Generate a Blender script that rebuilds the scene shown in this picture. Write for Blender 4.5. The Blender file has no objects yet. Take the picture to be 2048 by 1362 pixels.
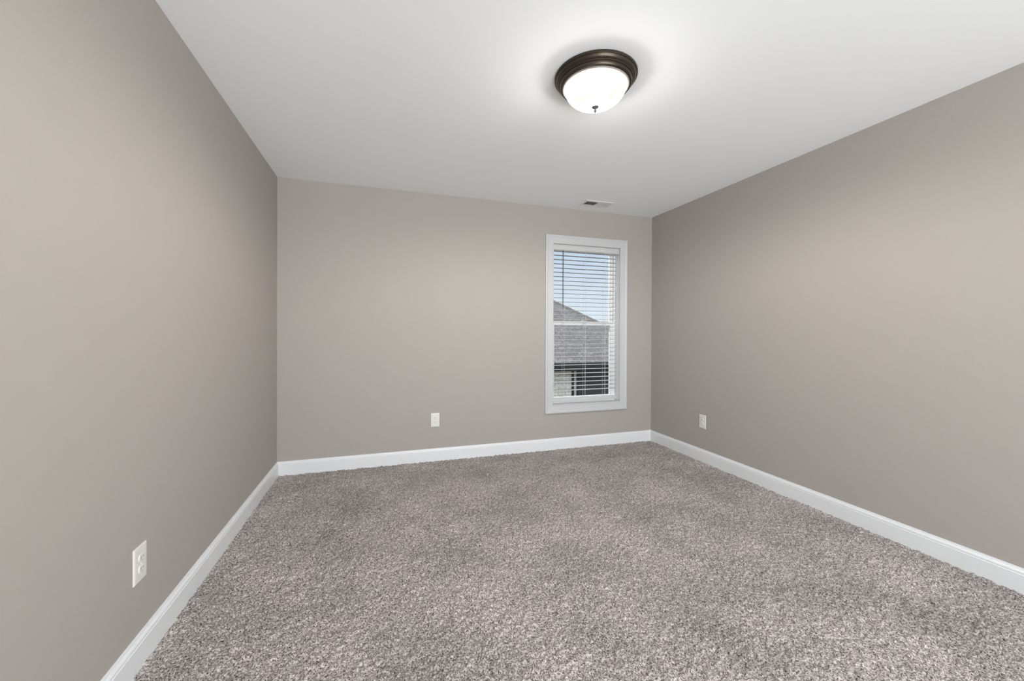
import bpy, bmesh, math
import numpy as np
from mathutils import Vector, Matrix

C = bpy.context.scene.collection
PI = math.pi
W, D, H = 3.61, 3.68, 2.44          # room width, depth from camera to window wall, ceiling height
REAR = -2.60                        # wall behind the camera

# ------------------------------------------------------------------ camera
cam_data = bpy.data.cameras.new('camera')
cam = bpy.data.objects.new('camera', cam_data)
C.objects.link(cam)
cam_data.sensor_fit = 'HORIZONTAL'
cam_data.sensor_width = 36.0
cam_data.lens = 798.156 / 2048 * 36.0
cam_data.shift_x = -0.92 / 2048
cam_data.shift_y = -15.63 / 2048
cam_data.clip_start = 0.02
yaw, pitch, roll = 0.313814, -0.0047418, 0.0044066
fw = Vector((math.sin(yaw) * math.cos(pitch), math.cos(yaw) * math.cos(pitch), math.sin(pitch)))
r0 = Vector((math.cos(yaw), -math.sin(yaw), 0))
u0 = r0.cross(fw)
rr = math.cos(roll) * r0 + math.sin(roll) * u0
uu = -math.sin(roll) * r0 + math.cos(roll) * u0
M = Matrix((rr, uu, -fw)).transposed().to_4x4()
M.translation = Vector((0.81991, 0.0, 1.19928))
cam.matrix_world = M
bpy.context.scene.camera = cam

# ------------------------------------------------------------------ world, lights, exposure
sc = bpy.context.scene
sc.view_settings.view_transform = 'Standard'
sc.view_settings.look = 'None'
sc.view_settings.exposure = 0.32
sc.view_settings.gamma = 1.0
sc.view_settings.use_curve_mapping = False
sc.cycles.max_bounces = 14
sc.cycles.diffuse_bounces = 10
sc.cycles.transparent_max_bounces = 16
sc.cycles.sample_clamp_indirect = 6.0

world = bpy.data.worlds.new('sky')
sc.world = world
world.use_nodes = True
nt = world.node_tree
nt.nodes.clear()
wo = nt.nodes.new('ShaderNodeOutputWorld')
bg = nt.nodes.new('ShaderNodeBackground')
bg.inputs['Strength'].default_value = 1.2
tc = nt.nodes.new('ShaderNodeTexCoord')
sp = nt.nodes.new('ShaderNodeSeparateXYZ')
rp = nt.nodes.new('ShaderNodeValToRGB')
rp.color_ramp.elements[0].position = 0.0
rp.color_ramp.elements[0].color = (0.56, 0.61, 0.66, 1)
rp.color_ramp.elements[1].position = 1.0        # clear blue low down, unseen overhead sky brightened to add light
rp.color_ramp.elements[1].color = (1.5, 1.65, 1.8, 1)
e = rp.color_ramp.elements.new(0.21)
e.color = (0.38, 0.47, 0.60, 1)
e = rp.color_ramp.elements.new(0.40)
e.color = (1.1, 1.25, 1.4, 1)
nt.links.new(tc.outputs['Generated'], sp.inputs[0])
nt.links.new(sp.outputs['Z'], rp.inputs[0])
nt.links.new(rp.outputs[0], bg.inputs['Color'])
nt.links.new(bg.outputs[0], wo.inputs[0])

sun_d = bpy.data.lights.new('sun', 'SUN')
sun_d.energy = 6.0
sun_d.angle = math.radians(3.0)
sun_d.color = (1.0, 0.96, 0.9)
sun = bpy.data.objects.new('sun', sun_d)
C.objects.link(sun)
sun.rotation_euler = Vector((0.93, -0.205, -0.42)).to_track_quat('-Z', 'Y').to_euler()


def area(name, loc, direction, sx, sy, power, col=(1, 1, 1)):
    d = bpy.data.lights.new(name, 'AREA')
    d.shape = 'RECTANGLE'
    d.size, d.size_y = sx, sy
    d.energy = power
    d.color = col
    o = bpy.data.objects.new(name, d)
    C.objects.link(o)
    o.location = loc
    o.rotation_euler = Vector(direction).to_track_quat('-Z', 'Y').to_euler()
    return o


# added fill lamp outside the invented window in the unseen rear wall
area('added_fill_light', (1.8, REAR - 0.30, 1.25), (0, 1, 0.75), 3.0, 2.2, 212, (0.955, 0.98, 1.0))


# ------------------------------------------------------------------ materials
def mat(name, col, rough=0.6, metal=0.0, spec=0.5, noise=0.0, nscale=40, bump=0.0, bscale=300,
        emit=None, estr=0.0):
    m = bpy.data.materials.new(name)
    m.use_nodes = True
    n = m.node_tree
    b = n.nodes['Principled BSDF']
    b.inputs['Base Color'].default_value = (*col, 1)
    b.inputs['Roughness'].default_value = rough
    b.inputs['Metallic'].default_value = metal
    b.inputs['Specular IOR Level'].default_value = spec
    t = n.nodes.new('ShaderNodeTexCoord')
    if noise:
        x = n.nodes.new('ShaderNodeTexNoise')
        x.inputs['Scale'].default_value = nscale
        x.inputs['Detail'].default_value = 4
        mx = n.nodes.new('ShaderNodeMix')
        mx.data_type = 'RGBA'
        mx.inputs['A'].default_value = (*[max(0, c * (1 - noise)) for c in col], 1)
        mx.inputs['B'].default_value = (*[min(1, c * (1 + noise)) for c in col], 1)
        n.links.new(t.outputs['Object'], x.inputs['Vector'])
        n.links.new(x.outputs['Fac'], mx.inputs['Factor'])
        n.links.new(mx.outputs['Result'], b.inputs['Base Color'])
    if bump:
        x = n.nodes.new('ShaderNodeTexNoise')
        x.inputs['Scale'].default_value = bscale
        x.inputs['Detail'].default_value = 3
        bp = n.nodes.new('ShaderNodeBump')
        bp.inputs['Strength'].default_value = bump
        bp.inputs['Distance'].default_value = 0.001
        n.links.new(t.outputs['Object'], x.inputs['Vector'])
        n.links.new(x.outputs['Fac'], bp.inputs['Height'])
        n.links.new(bp.outputs[0], b.inputs['Normal'])
    if emit:
        b.inputs['Emission Color'].default_value = (*emit, 1)
        b.inputs['Emission Strength'].default_value = estr
    return m


m_wall = mat('greige_wall_paint', (0.392, 0.361, 0.334), 0.75, spec=0.25, noise=0.012, nscale=6, bump=0.25, bscale=220)
m_ceil = mat('white_ceiling_paint', (0.92, 0.94, 0.958), 0.9, spec=0.15, bump=0.2, bscale=160)
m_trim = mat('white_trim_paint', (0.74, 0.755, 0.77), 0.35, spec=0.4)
m_casing = mat('trim_paint_dimmed', (0.545, 0.552, 0.555), 0.35, spec=0.4)  # same paint as the trim, darkened to offset strong light on the casing
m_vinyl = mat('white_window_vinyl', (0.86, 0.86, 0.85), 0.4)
m_slat = mat('white_slat_dimmed', (0.50, 0.50, 0.497), 0.45)  # white slats darkened in colour to deepen the shade on their undersides
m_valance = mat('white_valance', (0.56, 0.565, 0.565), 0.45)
m_cord = mat('white_blind_cord', (0.7, 0.7, 0.68), 0.8)
m_wand = mat('dark_wand_plastic', (0.03, 0.032, 0.036), 0.3)
m_plate = mat('white_outlet_plastic', (0.72, 0.71, 0.69), 0.35)
m_slot = mat('outlet_slot_shade', (0.16, 0.15, 0.14), 0.6)  # dark colour stands for the shade inside the slots and ground hole
m_screw = mat('plate_screw_metal', (0.55, 0.55, 0.53), 0.35, 0.4)
m_bronze = mat('dark_bronze_metal', (0.060, 0.047, 0.036), 0.34, 0.75, noise=0.2, nscale=12)
m_brushed = mat('finial_metal', (0.14, 0.12, 0.105), 0.45, 0.3)
m_vent = mat('white_vent_enamel', (0.76, 0.76, 0.76), 0.4)
m_dark = mat('duct_shade', (0.03, 0.03, 0.03), 0.9)
m_black = mat('black_aluminium', (0.012, 0.013, 0.014), 0.45)
m_siding = mat('charcoal_siding', (0.055, 0.055, 0.058), 0.7, noise=0.15, nscale=3)
m_downspout = mat('pale_downspout_metal', (0.5, 0.48, 0.45), 0.5)
m_lawn = mat('lawn_grass', (0.14, 0.14, 0.10), 0.95, noise=0.4, nscale=6)
m_stucco = mat('outer_wall_siding', (0.5, 0.48, 0.45), 0.8, noise=0.05)

# frosted dome: lit from inside by its bulbs, so the glass itself glows, dimmer near the rim
m_dome = bpy.data.materials.new('frosted_alabaster_glass')
m_dome.use_nodes = True
n = m_dome.node_tree
b = n.nodes['Principled BSDF']
b.inputs['Base Color'].default_value = (0.08, 0.078, 0.072, 1)
b.inputs['Roughness'].default_value = 0.25
t = n.nodes.new('ShaderNodeTexCoord')
x = n.nodes.new('ShaderNodeTexNoise')
x.inputs['Scale'].default_value = 9
x.inputs['Detail'].default_value = 2
x.inputs['Distortion'].default_value = 1.2
cr = n.nodes.new('ShaderNodeValToRGB')
cr.color_ramp.elements[0].position = 0.32
cr.color_ramp.elements[0].color = (0.80, 0.68, 0.52, 1)
cr.color_ramp.elements[1].position = 0.52
cr.color_ramp.elements[1].color = (1.0, 0.96, 0.84, 1)
n.links.new(t.outputs['Object'], x.inputs['Vector'])
n.links.new(x.outputs['Fac'], cr.inputs[0])
n.links.new(cr.outputs[0], b.inputs['Emission Color'])
b.inputs['Emission Strength'].default_value = 1.2
trn = n.nodes.new('ShaderNodeBsdfTransparent')      # the frosted glass passes much of the bulbs' light
trn.inputs[0].default_value = (1, 0.995, 0.985, 1)
mxd = n.nodes.new('ShaderNodeMixShader')
mxd.inputs[0].default_value = 0.22
n.links.new(b.outputs[0], mxd.inputs[1])
n.links.new(trn.outputs[0], mxd.inputs[2])
n.links.new(mxd.outputs[0], n.nodes['Material Output'].inputs[0])

# window glass
m_glass = bpy.data.materials.new('window_glass')
m_glass.use_nodes = True
n = m_glass.node_tree
n.nodes.clear()
o_ = n.nodes.new('ShaderNodeOutputMaterial')
tr = n.nodes.new('ShaderNodeBsdfTransparent')
tr.inputs[0].default_value = (0.97, 0.985, 0.98, 1)
gl = n.nodes.new('ShaderNodeBsdfGlossy')
gl.inputs['Roughness'].default_value = 0.02
fr = n.nodes.new('ShaderNodeFresnel')
fr.inputs['IOR'].default_value = 1.2
ms = n.nodes.new('ShaderNodeMixShader')
n.links.new(fr.outputs[0], ms.inputs[0])
n.links.new(tr.outputs[0], ms.inputs[1])
n.links.new(gl.outputs[0], ms.inputs[2])
n.links.new(ms.outputs[0], o_.inputs[0])

# carpet: yarns of several beiges and browns, per tuft colour from fine noise
m_carpet = bpy.data.materials.new('taupe_carpet_yarn')
m_carpet.use_nodes = True
n = m_carpet.node_tree
b = n.nodes['Principled BSDF']
b.inputs['Roughness'].default_value = 0.95
b.inputs['Specular IOR Level'].default_value = 0.1
b.inputs['Sheen Weight'].default_value = 0.15
t = n.nodes.new('ShaderNodeTexCoord')
x = n.nodes.new('ShaderNodeTexNoise')
x.inputs['Scale'].default_value = 185
x.inputs['Detail'].default_value = 2.0
x.inputs['Roughness'].default_value = 0.7
x.inputs['Distortion'].default_value = 0.6
cr = n.nodes.new('ShaderNodeValToRGB')
cr.color_ramp.elements[0].position = 0.36
cr.color_ramp.elements[0].color = (0.050, 0.041, 0.037, 1)
cr.color_ramp.elements[1].position = 0.60
cr.color_ramp.elements[1].color = (0.56, 0.512, 0.492, 1)
e = cr.color_ramp.elements.new(0.48)
e.color = (0.262, 0.232, 0.219, 1)
x2 = n.nodes.new('ShaderNodeTexNoise')       # slow drift where the pile has been brushed one way or the other
x2.inputs['Scale'].default_value = 2.6
x2.inputs['Detail'].default_value = 5
x2.inputs['Roughness'].default_value = 0.6
mr = n.nodes.new('ShaderNodeMapRange')
mr.inputs['From Min'].default_value = 0.3
mr.inputs['From Max'].default_value = 0.7
mr.inputs['To Min'].default_value = 0.80
mr.inputs['To Max'].default_value = 1.26
mx = n.nodes.new('ShaderNodeVectorMath')
mx.operation = 'SCALE'
n.links.new(t.outputs['Object'], x.inputs['Vector'])
n.links.new(t.outputs['Object'], x2.inputs['Vector'])
n.links.new(x.outputs['Fac'], cr.inputs[0])
n.links.new(x2.outputs['Fac'], mr.inputs['Value'])
n.links.new(cr.outputs[0], mx.inputs[0])
n.links.new(mr.outputs[0], mx.inputs['Scale'])
n.links.new(mx.outputs[0], b.inputs['Base Color'])


def brick_mat(name, c1, c2, mortar, scale, bw, rh, ms_, rough=0.85, nz=0.3, nscale=25, plane='XZ'):
    m = bpy.data.materials.new(name)
    m.use_nodes = True
    n = m.node_tree
    b = n.nodes['Principled BSDF']
    b.inputs['Roughness'].default_value = rough
    t = n.nodes.new('ShaderNodeTexCoord')
    mp = n.nodes.new('ShaderNodeMapping')
    if plane == 'XZ':
        mp.inputs['Rotation'].default_value = (-PI / 2, 0, 0)
    br = n.nodes.new('ShaderNodeTexBrick')
    br.inputs['Color1'].default_value = (*c1, 1)
    br.inputs['Color2'].default_value = (*c2, 1)
    br.inputs['Mortar'].default_value = (*mortar, 1)
    br.inputs['Scale'].default_value = scale
    br.inputs['Brick Width'].default_value = bw
    br.inputs['Row Height'].default_value = rh
    br.inputs['Mortar Size'].default_value = ms_
    x = n.nodes.new('ShaderNodeTexNoise')
    x.inputs['Scale'].default_value = nscale
    x.inputs['Detail'].default_value = 4
    mr = n.nodes.new('ShaderNodeMapRange')
    mr.inputs['From Min'].default_value = 0.25
    mr.inputs['From Max'].default_value = 0.75
    mr.inputs['To Min'].default_value = 1 - nz
    mr.inputs['To Max'].default_value = 1 + nz
    sc_ = n.nodes.new('ShaderNodeVectorMath')
    sc_.operation = 'SCALE'
    n.links.new(t.outputs['Object'], mp.inputs[0])
    n.links.new(mp.outputs[0], br.inputs['Vector'])
    n.links.new(t.outputs['Object'], x.inputs['Vector'])
    n.links.new(x.outputs['Fac'], mr.inputs['Value'])
    n.links.new(br.outputs['Color'], sc_.inputs[0])
    n.links.new(mr.outputs[0], sc_.inputs['Scale'])
    n.links.new(sc_.outputs[0], b.inputs['Base Color'])
    return m


m_brick = brick_mat('painted_beige_brick', (0.80, 0.73, 0.68), (0.68, 0.61, 0.57), (0.42, 0.37, 0.34), 1.0, 0.2, 0.075, 0.008, nz=0.25)
m_shingle = brick_mat('grey_asphalt_shingle', (0.150, 0.134, 0.130), (0.108, 0.096, 0.093), (0.082, 0.073, 0.071), 1.0, 0.22, 0.11, 0.012, nz=0.5, nscale=14, plane='XY')


# ------------------------------------------------------------------ mesh helpers
def obj(name, bm, m, parent=None, smooth=False, kind=None, loc=None):
    me = bpy.data.meshes.new(name)
    bmesh.ops.recalc_face_normals(bm, faces=bm.faces)
    bm.to_mesh(me)
    bm.free()
    if smooth:
        for p in me.polygons:
            p.use_smooth = True
        me.set_sharp_from_angle(angle=math.radians(28))
    me.materials.append(m)
    o = bpy.data.objects.new(name, me)
    C.objects.link(o)
    if parent:
        o.parent = parent
    if kind:
        o['kind'] = kind
    if loc:
        o.location = loc
    return o


def thing(name, label, cat, loc=(0, 0, 0), rotz=0.0, group=None):
    o = bpy.data.objects.new(name, None)
    o.empty_display_size = 0.05
    C.objects.link(o)
    o.location = loc
    o.rotation_euler = (0, 0, rotz)
    o['label'] = label
    o['category'] = cat
    if group:
        o['group'] = group
    return o


def box(bm, x0, x1, y0, y1, z0, z1, bevel=0.0, seg=2):
    r = bmesh.ops.create_cube(bm, size=1.0)
    vs = r['verts']
    for v in vs:
        v.co = Vector((x0 + (v.co.x + .5) * (x1 - x0), y0 + (v.co.y + .5) * (y1 - y0), z0 + (v.co.z + .5) * (z1 - z0)))
    if bevel:
        es = list({e for v in vs for e in v.link_edges})
        bmesh.ops.bevel(bm, geom=es, offset=bevel, segments=seg, affect='EDGES', profile=0.5)
    return vs


def new():
    return bmesh.new()


def extrude_profile(bm, prof, axis_pts):
    """prof: closed list of 2d points; axis_pts: list of functions mapping (u,v) -> Vector; consecutive rings joined, capped"""
    rings = [[bm.verts.new(f(u, v)) for u, v in prof] for f in axis_pts]
    k = len(prof)
    for a, b_ in zip(rings, rings[1:]):
        for i in range(k):
            bm.faces.new((a[i], a[(i + 1) % k], b_[(i + 1) % k], b_[i]))
    return rings


def lathe(bm, prof, seg=96, centre=(0, 0), close=False):
    rings = []
    for r, z in prof:
        if r < 1e-6:
            rings.append([bm.verts.new((centre[0], centre[1], z))])
        else:
            rings.append([bm.verts.new((centre[0] + r * math.cos(2 * PI * i / seg), centre[1] + r * math.sin(2 * PI * i / seg), z)) for i in range(seg)])
    pairs = list(zip(rings, rings[1:]))
    if close:
        pairs.append((rings[-1], rings[0]))
    for a, b_ in pairs:
        for i in range(seg):
            j = (i + 1) % seg
            if len(a) == 1 and len(b_) == 1:
                continue
            if len(a) == 1:
                bm.faces.new((a[0], b_[i], b_[j]))
            elif len(b_) == 1:
                bm.faces.new((a[i], b_[0], a[j]))
            else:
                bm.faces.new((a[i], b_[i], b_[j], a[j]))


def tube(bm, pts, r, seg=8):
    pts = [Vector(p) for p in pts]
    rings = []
    for i, p in enumerate(pts):
        d = (pts[min(i + 1, len(pts) - 1)] - pts[max(i - 1, 0)]).normalized()
        a = d.orthogonal().normalized()
        c = d.cross(a)
        rings.append([bm.verts.new(p + r * (a * math.cos(2 * PI * k / seg) + c * math.sin(2 * PI * k / seg))) for k in range(seg)])
    for a, b_ in zip(rings, rings[1:]):
        for i in range(seg):
            j = (i + 1) % seg
            bm.faces.new((a[i], a[j], b_[j], b_[i]))
    bm.faces.new(rings[0])
    bm.faces.new(rings[-1][::-1])


def frame_profile(bm, x0, x1, z0, z1, ybase, prof, sgn=-1):
    """mitred picture frame on a wall of constant y. prof: (outward offset u, height h off the wall)"""
    def corner(sx, sz, cx, cz):
        return lambda u, h: Vector((cx + sx * u, ybase + sgn * h, cz + sz * u))
    cs = [corner(-1, -1, x0, z0), corner(1, -1, x1, z0), corner(1, 1, x1, z1), corner(-1, 1, x0, z1)]
    rings = [[bm.verts.new(f(u, v)) for u, v in prof] for f in cs]
    k = len(prof)
    for q in range(4):
        a, b_ = rings[q], rings[(q + 1) % 4]
        for i in range(k):
            bm.faces.new((a[i], a[(i + 1) % k], b_[(i + 1) % k], b_[i]))


# ------------------------------------------------------------------ room shell
WX0, WX1, WZ0, WZ1 = 2.438, 3.211, 0.455, 2.079      # window opening inside its jamb
JT = 0.012
WT = 0.16

bm = new(); box(bm, -WT, W + WT, REAR - WT, D + WT, -0.25, 0.0)
obj('floor', bm, mat('subfloor_board', (0.3, 0.24, 0.18), 0.8), kind='structure')
bm = new(); box(bm, -WT, W + WT, REAR - WT, D + WT, H, H + 0.2)
obj('ceiling', bm, m_ceil, kind='structure')
bm = new(); box(bm, -WT, 0, REAR - WT, D + WT, 0, H)
obj('wall_left', bm, m_wall, kind='structure')
bm = new(); box(bm, W, W + WT, REAR - WT, D + WT, 0, H)
obj('wall_right', bm, m_wall, kind='structure')
bm = new()
hx0, hx1, hz0, hz1 = WX0 - JT, WX1 + JT, WZ0 - JT, WZ1 + JT


def wall_with_hole(bm, y0, y1, x0, x1, z0, z1, a0, a1, b0, b1):
    """solid wall with a rectangular through opening, single clean mesh"""
    xs, zs = [x0, a0, a1, x1], [z0, b0, b1, z1]
    V = {}
    for j, y in enumerate((y0, y1)):
        for i, xx in enumerate(xs):
            for k, zz in enumerate(zs):
                V[i, j, k] = bm.verts.new((xx, y, zz))
    for i in range(3):
        for k in range(3):
            if (i, k) == (1, 1):
                continue
            for j in (0, 1):
                bm.faces.new((V[i, j, k], V[i + 1, j, k], V[i + 1, j, k + 1], V[i, j, k + 1]))
    for i in range(3):
        bm.faces.new((V[i, 0, 0], V[i + 1, 0, 0], V[i + 1, 1, 0], V[i, 1, 0]))
        bm.faces.new((V[i, 0, 3], V[i + 1, 0, 3], V[i + 1, 1, 3], V[i, 1, 3]))
    for k in range(3):
        bm.faces.new((V[0, 0, k], V[0, 0, k + 1], V[0, 1, k + 1], V[0, 1, k]))
        bm.faces.new((V[3, 0, k], V[3, 0, k + 1], V[3, 1, k + 1], V[3, 1, k]))
    bm.faces.new((V[1, 0, 1], V[2, 0, 1], V[2, 1, 1], V[1, 1, 1]))
    bm.faces.new((V[1, 0, 2], V[2, 0, 2], V[2, 1, 2], V[1, 1, 2]))
    bm.faces.new((V[1, 0, 1], V[1, 0, 2], V[1, 1, 2], V[1, 1, 1]))
    bm.faces.new((V[2, 0, 1], V[2, 0, 2], V[2, 1, 2], V[2, 1, 1]))


wall_with_hole(bm, D, D + WT, 0, W, 0, H, hx0, hx1, hz0, hz1)
obj('wall_back', bm, m_wall, kind='structure')
# wall behind the camera, with an invented opening for the fill lamp
RX0, RX1, RZ0, RZ1 = 0.45, 3.15, 0.25, 2.25
bm = new()
wall_with_hole(bm, REAR - WT, REAR, 0, W, 0, H, RX0, RX1, RZ0, RZ1)
obj('wall_front', bm, m_wall, kind='structure')

# baseboards: flat face, small quirk, moulded cap
BP = [(0, 0), (0.0150, 0), (0.0150, 0.094), (0.0128, 0.0965), (0.0128, 0.099), (0.0138, 0.101),
      (0.0130, 0.106), (0.0098, 0.111), (0.0072, 0.114), (0.0060, 0.1175), (0.0050, 0.1215), (0, 0.1225)]


def baseboard(name, fa, fb):
    bm = new()
    rs = extrude_profile(bm, BP, [fa, fb])
    bm.faces.new(rs[0])
    bm.faces.new(rs[1][::-1])
    return obj(name, bm, m_trim, kind='structure')


baseboard('baseboard_left', lambda d, z: Vector((d, REAR + d, z)), lambda d, z: Vector((d, D - d, z)))
baseboard('baseboard_right', lambda d, z: Vector((W - d, REAR + d, z)), lambda d, z: Vector((W - d, D - d, z)))
baseboard('baseboard_back', lambda d, z: Vector((d, D - d, z)), lambda d, z: Vector((W - d, D - d, z)))
baseboard('baseboard_front', lambda d, z: Vector((d, REAR + d, z)), lambda d, z: Vector((W - d, REAR + d, z)))

# ------------------------------------------------------------------ carpet
def build_carpet():
    rng = np.random.default_rng(7)
    x0, x1 = 0.0125, W - 0.0125
    y0, y1 = -0.30, D - 0.0125
    st = 0.0040
    nx = int((x1 - x0) / st)
    ny = int((y1 - y0) / st)

    def blur(a, s):
        k = int(3 * s + 1)
        g = np.exp(-0.5 * (np.arange(-k, k + 1) / s) ** 2)
        g /= g.sum()
        for ax in (0, 1):
            a = np.apply_along_axis(lambda v: np.convolve(v, g, mode='same'), ax, a)
        return a

    def nf(s):
        a = blur(rng.standard_normal((nx, ny)), s)
        return a / a.std()
    hgt = 0.85 * nf(0.95) + 0.45 * nf(1.9) + 0.22 * nf(7)
    # pile flecks: a shallow tangent shift makes the tufts lean so they read as strands
    z = 0.0085 + 0.0031 * np.clip(hgt, -2.4, 2.4)
    jx = 0.0011 * nf(1.5)
    jy = 0.0011 * nf(1.5)
    X, Y = np.meshgrid(np.linspace(x0, x1, nx), np.linspace(y0, y1, ny), indexing='ij')
    X = X + jx
    Y = Y + jy
    X[0, :] = x0 - 0.002
    X[-1, :] = x1 + 0.002
    Y[:, -1] = y1 + 0.002
    co = np.stack([X, Y, z], -1).reshape(-1, 3)
    idx = np.arange(nx * ny).reshape(nx, ny)
    q = np.stack([idx[:-1, :-1], idx[1:, :-1], idx[1:, 1:], idx[:-1, 1:]], -1).reshape(-1, 4)
    # the part nobody sees, behind the photographer, continues flat
    nb = len(co)
    ry = np.linspace(REAR + 0.0125, y0, 40)
    rx = np.linspace(x0, x1, 40)
    RX, RY = np.meshgrid(rx, ry, indexing='ij')
    rc = np.stack([RX, RY, np.full_like(RX, 0.0085)], -1).reshape(-1, 3)
    ri = nb + np.arange(1600).reshape(40, 40)
    rq = np.stack([ri[:-1, :-1], ri[1:, :-1], ri[1:, 1:], ri[:-1, 1:]], -1).reshape(-1, 4)
    co = np.concatenate([co, rc]).astype(np.float32)
    q = np.concatenate([q, rq]).astype(np.int32)
    me = bpy.data.meshes.new('carpet')
    me.vertices.add(len(co))
    me.vertices.foreach_set('co', co.ravel())
    me.loops.add(q.size)
    me.loops.foreach_set('vertex_index', q.ravel())
    me.polygons.add(len(q))
    me.polygons.foreach_set('loop_start', np.arange(0, q.size, 4, dtype=np.int32))
    me.polygons.foreach_set('loop_total', np.full(len(q), 4, dtype=np.int32))
    me.polygons.foreach_set('use_smooth', np.ones(len(q), dtype=bool))
    me.update()
    me.validate()
    me.materials.append(m_carpet)
    o = bpy.data.objects.new('carpet', me)
    C.objects.link(o)
    o['kind'] = 'stuff'
    o['label'] = 'taupe and brown flecked cut pile carpet covering the whole floor'
    o['category'] = 'carpet'
    return o


build_carpet()

# ------------------------------------------------------------------ window
win = bpy.data.objects.new('window_1', None)
C.objects.link(win)
win['kind'] = 'structure'
win['label'] = 'white framed double hung window in the far wall'
bm = new()
CP = [(0, 0), (0, 0.010), (0.004, 0.0125), (0.009, 0.0125), (0.012, 0.0105), (0.060, 0.0135), (0.064, 0.0165),
      (0.070, 0.0185), (0.080, 0.0185), (0.085, 0.0165), (0.085, 0)]
frame_profile(bm, WX0 + 0.003, WX1 - 0.003, WZ0 + 0.003, WZ1 - 0.003, D, CP)
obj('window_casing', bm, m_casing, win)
bm = new()
JP = [(0, 0), (JT, 0), (JT, -0.095), (0, -0.095)]
frame_profile(bm, WX0, WX1, WZ0, WZ1, D, JP)
obj('jamb_liner', bm, m_trim, win)
bm = new()
frame_profile(bm, WX0 + 0.016, WX1 - 0.016, WZ0 + 0.016, WZ1 - 0.016, D, [(0, -0.095), (0.028, -0.095), (0.028, -0.16), (0, -0.16)])
obj('vinyl_frame', bm, m_vinyl, win)


def sash(name, x0, x1, z0, z1, y0, y1, stile, top, bottom):
    bm = new()
    box(bm, x0, x0 + stile, y0, y1, z0, z1, 0.002)
    box(bm, x1 - stile, x1, y0, y1, z0, z1, 0.002)
    box(bm, x0 + stile - .001, x1 - stile + .001, y0, y1, z0, z0 + bottom, 0.002)
    box(bm, x0 + stile - .001, x1 - stile + .001, y0, y1, z1 - top, z1, 0.002)
    s = obj(name, bm, m_vinyl, win)
    bm = new()
    box(bm, x0 + stile - .004, x1 - stile + .004, (y0 + y1) / 2 - .002, (y0 + y1) / 2 + .002, z0 + bottom - .004, z1 - top + .004)
    obj('glass_pane', bm, m_glass, s)
    return s


sash('upper_sash', WX0 + .014, WX1 - .010, 1.262, WZ1 - .014, D + .122, D + .150, .033, .04, .034)
lo = sash('lower_sash', WX0 + .014, WX1 - .012, WZ0 + .012, 1.300, D + .093, D + .120, .045, .041, .05)
bm = new()
box(bm, 2.80, 2.86, D + .096, D + .118, 1.2995, 1.306, .002)
box(bm, 2.815, 2.835, D + .100, D + .112, 1.305, 1.313, .002)
obj('sash_lock', bm, m_vinyl, lo)

# ------------------------------------------------------------------ blind
BX0, BX1, BY = 2.447, 3.190, 3.721
blind = thing('window_blind', 'white horizontal slat blind lowered over the far wall window with its slats open', 'blind', (0, 0, 0))
bm = new()
box(bm, BX0 - .004, BX1 + .004, 3.706, 3.748, 2.036, 2.075, .002)
obj('headrail', bm, m_slat, blind)
bm = new()
rs = extrude_profile(bm, [(0, 0), (0.004, 0), (0.0085, 0.006), (0.0085, 0.012), (0.006, 0.016), (0.006, 0.044), (0.0085, 0.048), (0.0085, 0.056), (0.004, 0.061), (0, 0.061)],
                     [lambda u, v: Vector((WX0 + .003, 3.700 - u, 2.017 + v)), lambda u, v: Vector((WX1 - .003, 3.700 - u, 2.017 + v))])
bm.faces.new(rs[0]); bm.faces.new(rs[1][::-1])
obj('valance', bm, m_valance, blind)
bm = new()
slat_z = [1.9687 - 0.0430 * k for k in range(-1, 33)]
for z in slat_z:
    pr = []
    for i in range(9):
        s = -1 + i / 4
        pr.append((0.025 * s, 0.0016 * (1 - s * s) + 0.0013))
    for i in range(8, -1, -1):
        s = -1 + i / 4
        pr.append((0.025 * s, 0.0016 * (1 - s * s) - 0.0013))
    rs = extrude_profile(bm, pr, [lambda u, v, z=z: Vector((BX0, BY + u, z + v)), lambda u, v, z=z: Vector((BX1, BY + u, z + v))])
    bm.faces.new(rs[0]); bm.faces.new(rs[1][::-1])
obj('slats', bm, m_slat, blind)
bm = new()
box(bm, BX0, BX1, BY - .026, BY + .026, 0.484, 0.512, .004, 3)
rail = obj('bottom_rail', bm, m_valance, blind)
for xx in (2.573, 2.813, 3.046):
    bm = new()
    for yy in (BY - .0265, BY + .0265):
        tube(bm, [(xx, yy, 2.04), (xx, yy, 1.2), (xx, yy, .5)], .0010, 6)
    for z in slat_z:
        tube(bm, [(xx, BY - .0265, z - .0022), (xx, BY + .0265, z - .0022)], .0007, 5)
    tube(bm, [(xx + .012, BY, 2.04), (xx + .012, BY, .5)], .0009, 6)
    obj('ladder_cord', bm, m_cord, blind)
bm = new()
tube(bm, [(2.5535, 3.690, 2.016), (2.5540, 3.690, 1.7), (2.5550, 3.690, 1.45)], .0042, 6)
bmesh.ops.create_uvsphere(bm, u_segments=10, v_segments=8, radius=.0058, matrix=Matrix.Translation((2.555, 3.690, 1.447)))
w_ = obj('tilt_wand', bm, m_wand, blind)
bm = new()
tube(bm, [(2.5535, 3.700, 2.030), (2.5535, 3.690, 2.026), (2.5535, 3.690, 2.012)], .0022, 6)
obj('wand_hook', bm, m_screw, w_)


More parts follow.
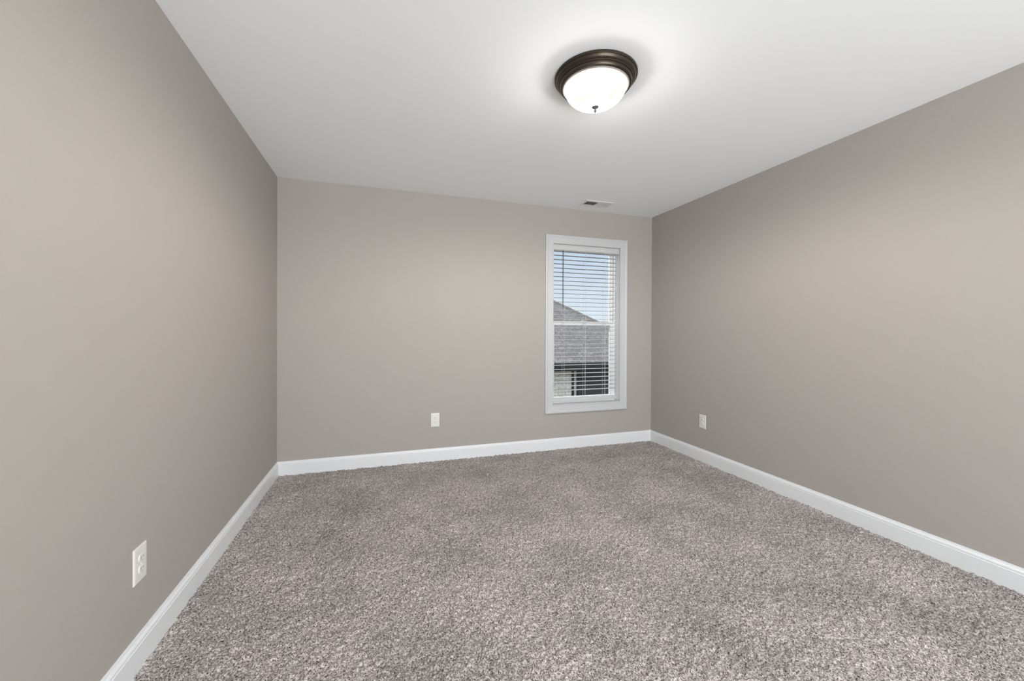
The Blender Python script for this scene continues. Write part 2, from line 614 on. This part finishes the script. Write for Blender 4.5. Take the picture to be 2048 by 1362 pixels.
# ------------------------------------------------------------------ outlets
def outlet(label, loc, rotz):
    t = thing('wall_outlet', label, 'outlet', loc, rotz, 'duplex outlets low on the walls')
    # local frame: wall is at y=0, the plate faces -y
    bm = new()
    rs = []
    for dx, dz, y in ((.0385, .0625, 0), (.0385, .0625, -.0028), (.0365, .0605, -.0052), (.030, .054, -.0060)):
        rs.append([bm.verts.new((sx * dx, y, sz * dz)) for sx, sz in ((-1, -1), (1, -1), (1, 1), (-1, 1))])
    for a, b_ in zip(rs, rs[1:]):
        for i in range(4):
            bm.faces.new((a[i], a[(i + 1) % 4], b_[(i + 1) % 4], b_[i]))
    bm.faces.new(rs[-1]); bm.faces.new(rs[0][::-1])
    obj('cover_plate', bm, m_plate, t)
    for s in (1, -1):
        zc = s * .0195
        bm = new()
        out = []
        for i in range(40):
            a = 2 * PI * i / 40
            px, pz = .0172 * math.cos(a), .0172 * math.sin(a)
            pz = max(-.0125, min(.0125, pz))
            out.append((px, pz))
        top = [bm.verts.new((px * .96, -.0088, zc + pz * .96)) for px, pz in out]
        mid = [bm.verts.new((px, -.0080, zc + pz)) for px, pz in out]
        bot = [bm.verts.new((px, -.0050, zc + pz)) for px, pz in out]
        for i in range(40):
            j = (i + 1) % 40
            bm.faces.new((top[i], top[j], mid[j], mid[i]))
            bm.faces.new((mid[i], mid[j], bot[j], bot[i]))
        bm.faces.new(top)
        rc = obj('receptacle', bm, m_plate, t)
        for xs, hh in ((-.0064, .0044), (.0064, .0036)):
            bm = new(); box(bm, xs - .0011, xs + .0011, -.0091, -.0080, zc + .0035 - hh, zc + .0035 + hh)
            obj('blade_slot', bm, m_slot, rc)
        bm = new()
        gr = [bm.verts.new((.0026 * math.cos(PI * k / 10), -.0091, zc - .0066 + .0026 * math.sin(-PI * k / 10))) for k in range(11)]
        gr2 = [bm.verts.new((v.co.x, -.0080, v.co.z)) for v in gr]
        bm.faces.new(gr)
        for i in range(11):
            bm.faces.new((gr[i], gr[(i + 1) % 11], gr2[(i + 1) % 11], gr2[i]))
        obj('ground_hole', bm, m_slot, rc)
    bm = new()
    bmesh.ops.create_cone(bm, cap_ends=True, segments=20, radius1=.0034, radius2=.0028, depth=.0016,
                          matrix=Matrix.Translation((0, -.0066, 0)) @ Matrix.Rotation(PI / 2, 4, 'X'))
    box(bm, -.0026, .0026, -.0078, -.0072, -.0004, .0004)
    obj('plate_screw', bm, m_plate, t)
    return t


outlet('white duplex outlet on the far wall to the left of the window', (1.2755, D, .3825), 0)
outlet('white duplex outlet on the left wall, the nearest and largest of them', (0, 1.7490, .3695), PI / 2)
outlet('white duplex outlet on the right wall near the far corner', (W, 2.9360, .3745), -PI / 2)

# ------------------------------------------------------------------ ceiling light
LX, LY = 1.8040, 1.7370
lamp = thing('ceiling_light', 'round flush mount ceiling light with stepped bronze rim and lit frosted glass dome', 'ceiling light', (LX, LY, H))
bm = new()
pan = [(0, 0), (.196, 0), (.1985, -.003), (.1985, -.010), (.1955, -.0135), (.1925, -.0135), (.1915, -.016), (.1900, -.021),
       (.1870, -.0255), (.1820, -.0290), (.1800, -.0300), (.1795, -.0325), (.1770, -.0345), (.1740, -.0345), (.1735, -.037),
       (.1725, -.044), (.1700, -.0475), (.1660, -.0490), (.1620, -.0500), (.1600, -.0500), (.1590, -.046), (0, -.046)]
lathe(bm, pan)
obj('bronze_pan', bm, m_bronze, lamp, smooth=True)
bm = new()
lathe(bm, [(.1600, -.0480), (.1600, -.0535), (.1570, -.0560), (.1520, -.0565), (.1490, -.0545), (.1480, -.050), (.1480, -.047)])
obj('glass_rim', bm, mat('lit_rim_metal', (0.30, 0.26, 0.235), 0.5, 0.0), lamp, smooth=True)  # pale tone includes the dome's light on this retaining ring
bm = new()
gp = [(.1480, -.0500)]
for i in range(0, 25):
    a = i / 24 * PI / 2
    gp.append((.1480 * math.cos(a) ** 0.92 if i < 24 else 0.0, -.0530 - .0920 * math.sin(a) ** 1.05))
lathe(bm, gp)
obj('glass_dome', bm, m_dome, lamp, smooth=True)
bm = new()
lathe(bm, [(0, -.140), (.0155, -.1430), (.0165, -.1455), (.0150, -.1480), (.0090, -.1515), (.0052, -.1545), (.0042, -.158), (.0058, -.162),
           (.0062, -.166), (.0048, -.170), (.0022, -.1735), (0, -.1745)], 32)
obj('finial', bm, m_brushed, lamp, smooth=True)

bl = bpy.data.lights.new('bulb_light', 'SPOT')       # the bulbs in the pan: everything below the rim is lit
bl.energy = 280
bl.spot_size = math.radians(178)
bl.spot_blend = 0.42
bl.shadow_soft_size = 0.03
bl.color = (1.0, 0.99, 0.985)
blo = bpy.data.objects.new('bulb_light', bl)
C.objects.link(blo)
blo.parent = lamp
gl_ = bpy.data.lights.new('glow_light', 'POINT')    # light scattered sideways and up by the frosted dome
gl_.energy = 33
gl_.shadow_soft_size = 0.045
gl_.color = (1.0, 0.985, 0.96)
glo = bpy.data.objects.new('glow_light', gl_)
C.objects.link(glo)
glo.parent = lamp
glo.location = (0, 0, -.098)
blo.location = (0, 0, -.100)

# ------------------------------------------------------------------ ceiling register
vx, vy = 2.792, 3.447
vent = thing('ceiling_vent', 'small white louvred air vent in the ceiling above the window', 'vent', (vx, vy, H))
bm = new()
# bevelled frame lying on the ceiling
hw, hd, iw, idp = .152, .076, .126, .048
rs = []
for a, b_, z in ((hw, hd, 0), (hw, hd, -.002), (hw - .004, hd - .004, -.0045), (iw + .004, idp + .004, -.0075), (iw, idp, -.0065), (iw, idp, 0)):
    rs.append([bm.verts.new((sx * a, sy * b_, z)) for sx, sy in ((-1, -1), (1, -1), (1, 1), (-1, 1))])
for a, b_ in zip(rs, rs[1:]):
    for i in range(4):
        bm.faces.new((a[i], a[(i + 1) % 4], b_[(i + 1) % 4], b_[i]))
box(bm, -.006, .006, -idp, idp, -.0068, -.001)
obj('vent_frame', bm, m_vent, vent)
bm = new(); box(bm, -iw, iw, -idp, idp, -.0012, -.0002)
obj('duct_shade_plate', bm, m_dark, vent)  # dark plate painted as the duct's inner shade, no recess behind it
for side in (-1, 1):
    bm = new()
    for k in range(12):
        xc = side * (.011 + .0098 * k)
        tl = -math.radians(38) * side
        for sgn in (0,):
            dx, dz = .0042 * math.cos(tl), .0042 * math.sin(tl)
            p = [(xc - dx, -dz), (xc + dx, dz)]
            nrm = (-math.sin(tl) * .0004, math.cos(tl) * .0004)
            vs = []
            for yy in (-idp, idp):
                vs.append([bm.verts.new((q[0] + s2 * nrm[0], yy, -.0042 + q[1] + s2 * nrm[1])) for q, s2 in ((p[0], 1), (p[1], 1), (p[1], -1), (p[0], -1))])
            for i in range(4):
                bm.faces.new((vs[0][i], vs[0][(i + 1) % 4], vs[1][(i + 1) % 4], vs[1][i]))
            bm.faces.new(vs[0]); bm.faces.new(vs[1][::-1])
    obj('louvre_bank', bm, m_vent, vent)

# ------------------------------------------------------------------ outside: ground and neighbour house
bm = new(); box(bm, -20, 30, -20, 40, -2.9, -2.7)
obj('ground', bm, m_lawn, kind='structure')

house = thing('neighbour_house', 'single storey house with grey shingle hip roof and pale brick seen through the window', 'house', (0, 0, 0))
S = 0.6


def rz(y):
    return .45 + S * (y - 9.0)


def slab(bm, pts, th):
    a = [bm.verts.new(p) for p in pts]
    b_ = [bm.verts.new((p[0], p[1], p[2] - th)) for p in pts]
    bm.faces.new(a); bm.faces.new(b_[::-1])
    k = len(pts)
    for i in range(k):
        bm.faces.new((a[i], b_[i], b_[(i + 1) % k], a[(i + 1) % k]))


ey, ry_, my = 8.95, 10.67, 13.0
jx_ = 7.02
mxr = jx_ - .836 * (my - ry_)
bm = new()
slab(bm, [(-3, ey, rz(ey)), (11, ey, rz(ey)), (11, ry_, rz(ry_)), (jx_, ry_, rz(ry_)), (mxr, my, rz(my)), (-3, my, rz(my))], .06)
obj('roof_slope', bm, m_shingle, house)
bm = new()
slab(bm, [(mxr, my, rz(my) - .004), (jx_, ry_, rz(ry_) - .004), (jx_ + .1, ry_ + 2.0, rz(ry_) - .1), (mxr + 1.95, my + 2.4, rz(ry_) - .1)], .06)
obj('hip_slope', bm, m_shingle, house)
bm = new()
slab(bm, [(11, ry_, rz(ry_) - .004), (11, ry_ + 1.7, rz(ry_) - 1.0), (jx_, ry_ + 1.7, rz(ry_) - 1.0), (jx_, ry_, rz(ry_) - .004)], .06)
slab(bm, [(-3, my, rz(my) - .004), (mxr, my, rz(my) - .004), (mxr, my + 4, rz(my) - 2.4), (-3, my + 4, rz(my) - 2.4)], .06)
obj('rear_slope', bm, m_shingle, house)
m_cap = mat('dark_ridge_shingle', (0.10, 0.095, 0.095), 0.9, noise=0.3, nscale=8)
bm = new()
tube(bm, [(mxr, my, rz(my) + .0), (jx_, ry_, rz(ry_) + .0)], .045, 8)
tube(bm, [(jx_, ry_, rz(ry_)), (11, ry_, rz(ry_))], .04, 8)
obj('ridge_cap', bm, m_cap, house)
bm = new()
box(bm, -3, 11, ey - .10, ey + .01, rz(ey) - .125, rz(ey) + .00, .012)
obj('gutter', bm, m_black, house)
bm = new()
box(bm, -3, 11, ey + .012, ey + .04, rz(ey) - .21, rz(ey) - .062)
box(bm, -3, 11, ey + .04, 9.62, rz(ey) - .21, rz(ey) - .19)
obj('fascia', bm, m_black, house)
bm = new()
box(bm, -3, 5.47, 9.35, 9.6, -2.7, rz(ey) - .19)
obj('brick_wall', bm, m_brick, house)
bm = new()
box(bm, 5.47, 11, 9.6, 9.8, -2.7, rz(ey) - .19)
box(bm, -3, 11, 9.8, 14.5, -2.7, rz(ey) - .19)
obj('siding_wall', bm, m_siding, house)
bm = new()
box(bm, 5.47, 5.53, 9.33, 9.60, -2.7, rz(ey) - .192)
box(bm, 5.63, 5.71, 9.40, 9.60, -2.7, rz(ey) - .192)
obj('corner_trim', bm, m_black, house)
bm = new()
box(bm, 5.545, 5.615, 9.36, 9.44, -2.7, rz(ey) - .193, .01)
for zz in (-.35, -1.4, -2.3):
    box(bm, 5.53, 5.63, 9.355, 9.445, zz, zz + .03, .003)
obj('downspout', bm, m_downspout, house)

# ------------------------------------------------------------------ invented window behind the photographer, added for the fill lamp
win2 = bpy.data.objects.new('invented_window', None)
C.objects.link(win2)
win2['kind'] = 'structure'
bm = new()
frame_profile(bm, RX0 + .02, RX1 - .02, RZ0 + .02, RZ1 - .02, REAR, [(0, -.15), (0, .004), (.02, .004), (.02, -.15)], 1)
frame_profile(bm, RX0, RX1, RZ0, RZ1, REAR, [(-.01, 0), (-.01, .014), (.08, .018), (.08, 0)], 1)
obj('window_casing', bm, m_trim, win2)
bm = new()
for xx in (1.33, 2.24):
    box(bm, xx - .03, xx + .03, REAR - .12, REAR - .07, RZ0 + .02, RZ1 - .02)
fr2 = obj('mullion', bm, m_vinyl, win2)
bm = new()
box(bm, RX0 + .02, RX1 - .02, REAR - .097, REAR - .093, RZ0 + .02, RZ1 - .02)
obj('glass_pane', bm, m_glass, win2)
